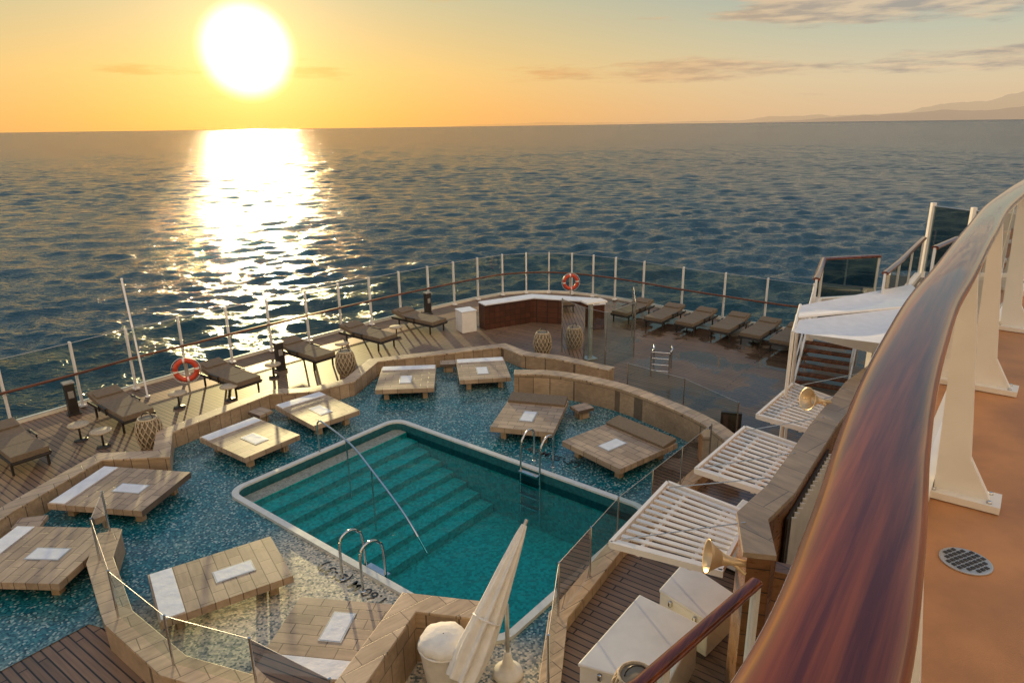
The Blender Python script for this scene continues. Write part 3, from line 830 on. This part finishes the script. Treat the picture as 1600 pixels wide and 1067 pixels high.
b = MB()
def sail(p):
    N = 8; vs = []
    A, B_, C_, D = [Vector(q) for q in p]
    for i in range(N+1):
        for j in range(N+1):
            s, t = i/N, j/N
            q = (A.lerp(B_, s)).lerp(D.lerp(C_, s), t); q.z -= 0.12*math.sin(math.pi*s)*math.sin(math.pi*t); vs.append(q)
    b.add(vs, [(i*(N+1)+j, (i+1)*(N+1)+j, (i+1)*(N+1)+j+1, i*(N+1)+j+1) for i in range(N) for j in range(N)], 'sail', True)
sail([(5.55, 13.0, 3.55), (6.0, 13.9, 3.55), (9.2, 14.2, 3.8), (7.1, 11.9, 3.6)])
sail([(6.0, 13.95, 3.62), (6.43, 14.9, 3.6), (9.6, 16.2, 3.75), (8.9, 14.2, 3.8)])
b.tube([(5.5, 12.95, 3.56), (6.45, 14.95, 3.6)], 0.03, 'white'); b.tube([(6.0, 13.93, 3.6), (9.2, 14.2, 3.8)], 0.025, 'white')
for q in ((5.5, 12.95), (6.45, 14.95)): b.tube([(*q, 0), (*q, 3.6)], 0.035, 'white')
b.obj('shade_sail')

def terrace(name, pts, z, h=1.1, sp=1.8):
    b = MB(); P = [Vector(p) for p in pts]
    b.wall(pts, 0.16, z-0.35, z+0.06, 'white')
    for i in range(len(P)-1):
        d = P[i+1]-P[i]; k = max(1, round(d.length/sp)); a = math.atan2(d.y, d.x)
        for j in range(k+1 if i == len(P)-2 else k):
            q = P[i]+d*(j/k); b.box((q.x, q.y, z+h/2), (0.045, 0.05, h), 'white', a)
        b.quad((*P[i], z+0.1), (*P[i+1], z+0.1), (*P[i+1], z+h-0.05), (*P[i], z+h-0.05), 'glass_d')
    b.sweep([(p.x, p.y, z+h) for p in P], [(0.08*math.cos(a*math.pi/5), 0.045*math.sin(a*math.pi/5)) for a in range(10)], 'mahog')
    b.obj(name)
terrace('terrace_balustrade', [(6.9, 15.3), (8.1, 17.7), (9.7, 18.0)], 3.0)
terrace('terrace_balustrade', [(8.6, 15.6), (9.7, 17.0), (12.3, 20.5)], 3.05)
terrace('terrace_balustrade', [(9.4, 15.2), (10.6, 16.4), (11.9, 17.3), (12.6, 17.2)], 3.7)
b = MB()
b.prism([(6.9, 15.3), (8.1, 17.7), (9.7, 18.0), (12.3, 20.5), (15.6, 17.0), (16.5, 12.0), (9.0, 12.5)], 2.72, 2.98, 'white', 'teak')
b.prism([(9.4, 15.2), (10.6, 16.4), (11.9, 17.3), (12.6, 17.2), (15.0, 15.0), (14.0, 11.0), (9.0, 12.2)], 3.5, 3.68, 'white', 'teak')
for x, y in ((9.5, 17.2), (12, 19), (14, 15), (10, 13.2)): b.box((x, y, 1.35), (0.25, 0.25, 2.7), 'white')
b.obj('side_terrace')
b = MB()
for (x, y), (x2, y2) in (((12.9, 21.3), (13.3, 20.0)), ((13.3, 20.0), (14.2, 18.9))):
    b.quad((x, y, 3.0), (x2, y2, 3.0), (x2, y2, 5.0), (x, y, 5.0), 'glass_d'); b.tube([(x, y, 5.0), (x2, y2, 5.0)], 0.02, 'alu')
for x, y in ((12.9, 21.3), (13.3, 20.0), (14.2, 18.9)): b.box((x, y, 3.9), (0.12, 0.12, 2.4), 'white')
b.obj('terrace_screen')

# ------------------------------------------------------------------ TOWEL COUNTER, BIN, PARASOL
b = MB()
b.wall([(-2.3, 6.3), (-1.55, 8.5), (-0.5, 8.3)], 0.34, 0.0, 0.9, 'stonev', 'stone', 0.05, 0.02)
b.obj('stone_counter', bevel=0.008)
b = MB()
N = 28; prof = [(0.24, 0), (0.27, 0.1), (0.30, 0.4), (0.33, 0.68), (0.35, 0.72), (0.30, 0.80), (0.15, 0.84), (0.01, 0.85)]
vs = []
for j, (r, z) in enumerate(prof):
    for i in range(N):
        a = 2*math.pi*i/N; rr_ = r*(1+0.04*math.sin(5*a+z*3)+0.03*math.sin(11*a+1)); vs.append((rr_*math.cos(a), rr_*math.sin(a), z))
b.add(vs, [(j*N+i, j*N+(i+1) % N, (j+1)*N+(i+1) % N, (j+1)*N+i) for j in range(len(prof)-1) for i in range(N)], 'cream', True)
b.tube([(0.345*math.cos(t*math.pi/12), 0.345*math.sin(t*math.pi/12), 0.68) for t in range(24)], 0.015, 'cream', 6, True)
b.obj('covered_towel_bin', (-0.98, 7.75, 0.12))
b = MB()
A = Vector((0.14, 8.34, 2.25)); B_ = Vector((-0.72, 7.3, 0.6)); ax = (B_-A); Ln = ax.length; ax.normalize()
r = ax.cross(Vector((0, 0, 1))).normalized(); u = r.cross(ax)
vs = []; K = 14; N = 48
for j in range(K+1):
    t = j/K; R0 = 0.04+0.24*t**0.8*(1-0.25*max(0, t-0.8)/0.2)
    for i in range(N):
        a = 2*math.pi*i/N; rr_ = R0*(0.78+0.22*math.cos(8*a+t*1.5))*(1+0.08*math.sin(3*a+5*t)); vs.append(A+ax*Ln*t+r*rr_*math.cos(a)+u*rr_*math.sin(a))
b.add(vs, [(j*N+i, j*N+(i+1) % N, (j+1)*N+(i+1) % N, (j+1)*N+i) for j in range(K) for i in range(N)], 'cream', True)
mid = A+ax*Ln*0.62
b.tube([mid+(r*math.cos(t*math.pi/10)+u*math.sin(t*math.pi/10))*0.185 for t in range(20)], 0.016, 'white', 6, True)
b.tube([A-ax*0.08, B_+ax*0.45], 0.025, 'alu'); 
b.obj('folded_parasol')
b = MB(); b.lathe([(0.20, 0), (0.22, 0.03), (0.20, 0.10), (0.14, 0.12), (0.08, 0.22), (0.05, 0.4), (0.04, 0.42)], (0, 0, 0), 'cream', 28); b.lathe([(0.03, 0.3), (0.03, 1.2)], (0, 0, 0), 'alu', 10)
b.obj('parasol_base', (-0.12, 8.0, 0.02))

# ------------------------------------------------------------------ DECK 2 CORNER RAIL
b = MB()
b.prism([(-0.6, 2.6), (0.8, 3.55), (1.93, 4.62), (3.0, 4.6), (4.0, 3.0), (4.0, -3), (-3.0, -3)], 2.7, 2.95, 'white', 'teak')
P = [(-0.5, 2.62), (0.8, 3.6), (1.9, 4.62)]
for x, y in ((0.15, 3.12), (1.0, 3.8), (1.9, 4.62)): b.box((x, y, 3.5), (0.07, 0.05, 1.1), 'white', 0.75)
b.quad((*P[0], 3.02), (*P[1], 3.02), (*P[1], 3.95), (*P[0], 3.95), 'glass'); b.quad((*P[1], 3.02), (*P[2], 3.02), (*P[2], 3.95), (*P[1], 3.95), 'glass')
b.sweep([(x, y, 4.05) for x, y in P], [(0.055*math.cos(a*math.pi/6), 0.035*math.sin(a*math.pi/6)) for a in range(12)], 'mahog')
b.obj('lower_balcony_rail')

# ------------------------------------------------------------------ OUR BALCONY
rail = catmull([(-1.3, -1.5, 7.02), (-0.65, -0.6, 7.02), (-0.2, -0.05, 7.02), (0.09, 0.28, 7.02), (0.275, 0.50, 7.02), (0.42, 0.72, 7.02), (0.565, 0.96, 7.02), (0.73, 1.22, 7.02), (0.92, 1.50, 7.02),
                (1.16, 1.84, 7.02), (1.45, 2.22, 7.02), (2.06, 3.03, 7.02), (3.02, 4.27, 7.02), (4.7, 6.2, 7.02), (7.0, 8.4, 7.02), (10, 10.6, 7.02)], 8)
prof = []
for i in range(28):
    a = 2*math.pi*i/28; cx = math.copysign(abs(math.cos(a))**0.75, math.cos(a)); sy = math.copysign(abs(math.sin(a))**0.85, math.sin(a))
    prof.append((0.064*cx, 0.034*sy))
b = MB(); b.sweep(rail, prof, 'mahog')
b.sweep([p-Vector((0, 0, 0.045)) for p in rail], [(-0.03, -0.02), (0.03, -0.02), (0.03, 0.02), (-0.03, 0.02)], 'white', False)
Lr = [p.copy() for p in rail]
def along(s):
    acc = 0
    for i in range(len(Lr)-1):
        d = (Lr[i+1]-Lr[i]); l = d.length
        if acc+l >= s: return Lr[i]+d*((s-acc)/l), d.normalized()
        acc += l
    return Lr[-1], (Lr[-1]-Lr[-2]).normalized()
s = 0.51; posts = []
while s < 16:
    p, d = along(s); nn = Vector((d.y, -d.x, 0))   # inboard (right-hand side)
    posts.append((p, d, nn)); 
    t = d*0.022
    top_o = p-nn*0.015; top_i = p+nn*0.035; bo = p+nn*0.03; bi = p+nn*0.23
    prof_ = [(top_o, 6.97), (top_i, 6.97), (p+nn*0.085, 6.6), (p+nn*0.14, 6.15), (bi, 5.99), (bo, 5.99)]
    vs = [(q.x-t.x, q.y-t.y, z) for q, z in prof_]+[(q.x+t.x, q.y+t.y, z) for q, z in prof_]
    k = 6
    b.add(vs, [(0, 1, 2, 3, 4, 5), (11, 10, 9, 8, 7, 6)]+[(i, (i+1) % k, k+(i+1) % k, k+i) for i in range(k)], 'white')
    q = p+nn*0.13; b.box((q.x, q.y, 5.975), (0.14, 0.28, 0.03), 'white', math.atan2(d.y, d.x))
    for dx in (-0.045, 0.045):
        for dy in (-0.1, 0.1):
            h_ = q+Vector((d.x*dx+nn.x*dy, d.y*dx+nn.y*dy, 0)); b.lathe([(0.011, 5.99), (0.011, 5.998), (0.006, 6.001)], (h_.x, h_.y, 0), 'steel', 6)
    s += 1.57
for i in range(len(posts)-1):
    p, q = posts[i][0], posts[i+1][0]; o = -posts[i][2]*0.02
    b.quad((p.x+o.x, p.y+o.y, 6.05), (q.x+o.x, q.y+o.y, 6.05), (q.x+o.x, q.y+o.y, 6.93), (p.x+o.x, p.y+o.y, 6.93), 'glass')
b.obj('balcony_railing', bevel=0.0)
Rr = [(p.x, p.y) for p in rail]
slab = Rr+[(10.5, 8.5), (8, 4), (4, -3), (-1, -3)]
b = MB(); b.prism(slab, 5.6, 5.955, 'white', 'floor')
b.obj('balcony_deck')
b = MB(); b.wall([(p.x, p.y) for p in rail[::3]], 0.05, 5.956, 6.02, 'white'); b.obj('balcony_toe_kerb')
b = MB(); b.lathe([(0.085, 0), (0.085, 0.004), (0.08, 0.006)], (0, 0, 0), 'alu', 28, smooth=False)
for i in range(-3, 4):
    for j in range(-3, 4):
        if i*i+j*j < 11: b.box((i*0.021, j*0.021, 0.0075), (0.014, 0.014, 0.002), 'dark')
b.obj('floor_drain', (1.65, 2.17, 5.957), 0.4)

# ------------------------------------------------------------------ WORLD
SUN = Vector((-0.3787, 1.0812, 0.1077)).normalized()
el = math.asin(SUN.z); az = math.atan2(SUN.x, SUN.y)
w = bpy.data.worlds.new('World'); C.scene.world = w; w.use_nodes = True
t = NT(w.node_tree); t.n.clear()
out = t.n.new('ShaderNodeOutputWorld'); bg = t.n.new('ShaderNodeBackground')
sky = t.n.new('ShaderNodeTexSky'); sky.sky_type = 'NISHITA'; sky.sun_disc = False; sky.sun_elevation = el; sky.sun_rotation = az; sky.air_density = 1.2; sky.dust_density = 1.0
tc = t.n.new('ShaderNodeTexCoord'); nv = t.n.new('ShaderNodeVectorMath'); nv.operation = 'NORMALIZE'; t.set(nv, 0, tc.outputs['Generated'])
sx = t.n.new('ShaderNodeSeparateXYZ'); t.set(sx, 0, nv.outputs[0])
eld = t.math('MULTIPLY', t.math('ARCSINE', sx.outputs[2]), 57.2958)
azd = t.math('MULTIPLY', t.math('ARCTAN2', sx.outputs[0], sx.outputs[1]), 57.2958)
dt = t.n.new('ShaderNodeVectorMath'); dt.operation = 'DOT_PRODUCT'; t.set(dt, 0, nv.outputs[0]); dt.inputs[1].default_value = SUN
ang = t.math('MULTIPLY', t.math('ARCCOSINE', t.math('MINIMUM', dt.outputs['Value'], 0.999999)), 57.2958)
# haze gradients (per degree of elevation)
ef = t.mapr(eld, -2, 60, 0, 1)
def e(d): return (d+2)/62
warm = t.ramp(ef, [(e(-2), lin(235, 168, 95)), (e(1), lin(243, 182, 102)), (e(4), lin(240, 198, 122)), (e(9), lin(206, 195, 152)), (e(16), lin(160, 172, 162)), (e(32), lin(128, 154, 180)), (e(58), lin(140, 166, 196))])
cool = t.ramp(ef, [(e(-2), lin(205, 180, 150)), (e(0.8), lin(224, 194, 156)), (e(3), lin(222, 202, 168)), (e(6), lin(196, 196, 174)), (e(9), lin(166, 181, 177)), (e(16), lin(134, 158, 172)), (e(32), lin(116, 148, 182)), (e(58), lin(140, 166, 196))])
sunside = t.mapr(ang, 8, 50, 1, 0, smooth=True)
base = t.mix(sunside, cool, warm)
# anti-solar half of the sky: unseen, brightened and warmed as added fill light
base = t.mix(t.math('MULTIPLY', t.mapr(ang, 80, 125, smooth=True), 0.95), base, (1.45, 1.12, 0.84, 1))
# clouds: flat streaks
cx = t.n.new('ShaderNodeCombineXYZ'); t.set(cx, 0, t.math('MULTIPLY', azd, 0.10)); t.set(cx, 1, t.math('MULTIPLY', eld, 0.75))
n1 = t.noise(cx.outputs[0], 1.0, 9, 0.66)
band1 = t.math('MULTIPLY', t.mapr(eld, 5.8, 7.5, smooth=True), t.mapr(eld, 11.5, 8.6, smooth=True))
band1 = t.math('MULTIPLY', band1, t.mapr(azd, 8, 24, smooth=True))
band2 = t.math('MULTIPLY', t.mapr(eld, 2.6, 3.4, smooth=True), t.mapr(eld, 5.2, 4.0, smooth=True))
band2 = t.math('MULTIPLY', band2, t.mapr(azd, -12, 10, smooth=True))
band3 = t.math('MULTIPLY', t.mapr(eld, 3.3, 3.9, smooth=True), t.mapr(eld, 4.7, 4.1, smooth=True))
band3 = t.math('MULTIPLY', t.math('MULTIPLY', band3, t.mapr(azd, -10, -15, smooth=True)), t.mapr(azd, -31, -27, smooth=True))
bias = t.math('ADD', t.math('MULTIPLY', band1, 0.40), t.math('MULTIPLY', t.math('MAXIMUM', band2, band3), 0.22))
cl = t.mapr(t.math('ADD', n1, bias), 0.60, 0.78, 0, 0.75, smooth=True)
cl = t.math('MULTIPLY', cl, t.mapr(eld, 14, 10))
ccA = t.mix(t.mapr(t.noise(cx.outputs[0], 3.0, 6), 0.4, 0.6), lin(162, 150, 144), lin(228, 200, 166))
ccB = lin(228, 165, 92)
cc = t.mix(sunside, ccA, ccB)
base = t.mix(cl, base, cc)
# forward-scatter glow round the sun
g1 = t.math('EXPONENT', t.math('MULTIPLY', ang, -1/4.2))
g3 = t.math('EXPONENT', t.math('MULTIPLY', ang, -1/1.5))
g2 = t.mapr(ang, 3.7, 1.6, 0, 1, smooth=True)
glow = t.mix(1.0, (1.0, 0.62, 0.20, 1), t.math('ADD', t.math('MULTIPLY', g1, 0.62), t.math('MULTIPLY', g3, 1.6)), 'MULTIPLY')
core = t.mix(1.0, (1.0, 0.93, 0.75, 1), t.math('MULTIPLY', g2, 2.2), 'MULTIPLY')
total = t.mix(1.0, base, glow, 'ADD'); total = t.mix(1.0, total, core, 'ADD')
nis = t.mix(1.0, sky.outputs[0], (0.08, 0.08, 0.08, 1), 'MULTIPLY')
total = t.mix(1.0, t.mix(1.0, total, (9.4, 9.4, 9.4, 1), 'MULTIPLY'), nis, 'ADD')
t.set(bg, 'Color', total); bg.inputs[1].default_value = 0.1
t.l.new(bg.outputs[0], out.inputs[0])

ld = bpy.data.lights.new('sun', 'SUN'); ld.energy = 5.0; ld.angle = math.radians(0.6); ld.color = (1.0, 0.70, 0.34)
lo = bpy.data.objects.new('sun', ld); col.objects.link(lo); lo.rotation_euler = (-SUN).to_track_quat('-Z', 'Y').to_euler(); lo.location = (-40, 110, 20)

# ------------------------------------------------------------------ CAMERA
cd = bpy.data.cameras.new('camera'); cam = bpy.data.objects.new('camera', cd); col.objects.link(cam)
cd.sensor_width = 36; cd.lens = 36*1080/1600; cd.clip_start = 0.02; cd.clip_end = 100000
th = math.atan(337/1080); ph = 0.0131
c, s_ = math.cos(th), math.sin(th); cp, sp = math.cos(ph), math.sin(ph)
Rc = Vector((cp, -sp*s_, -sp*c)); Uc = Vector((sp, cp*s_, cp*c)); Fc = Vector((0, c, -s_))
cam.matrix_world = Matrix.Translation((0, 0, 7.5)) @ Matrix((Rc, Uc, -Fc)).transposed().to_4x4()
C.scene.camera = cam
C.scene.view_settings.view_transform = 'Standard'; C.scene.view_settings.look = 'None'; C.scene.view_settings.exposure = 0
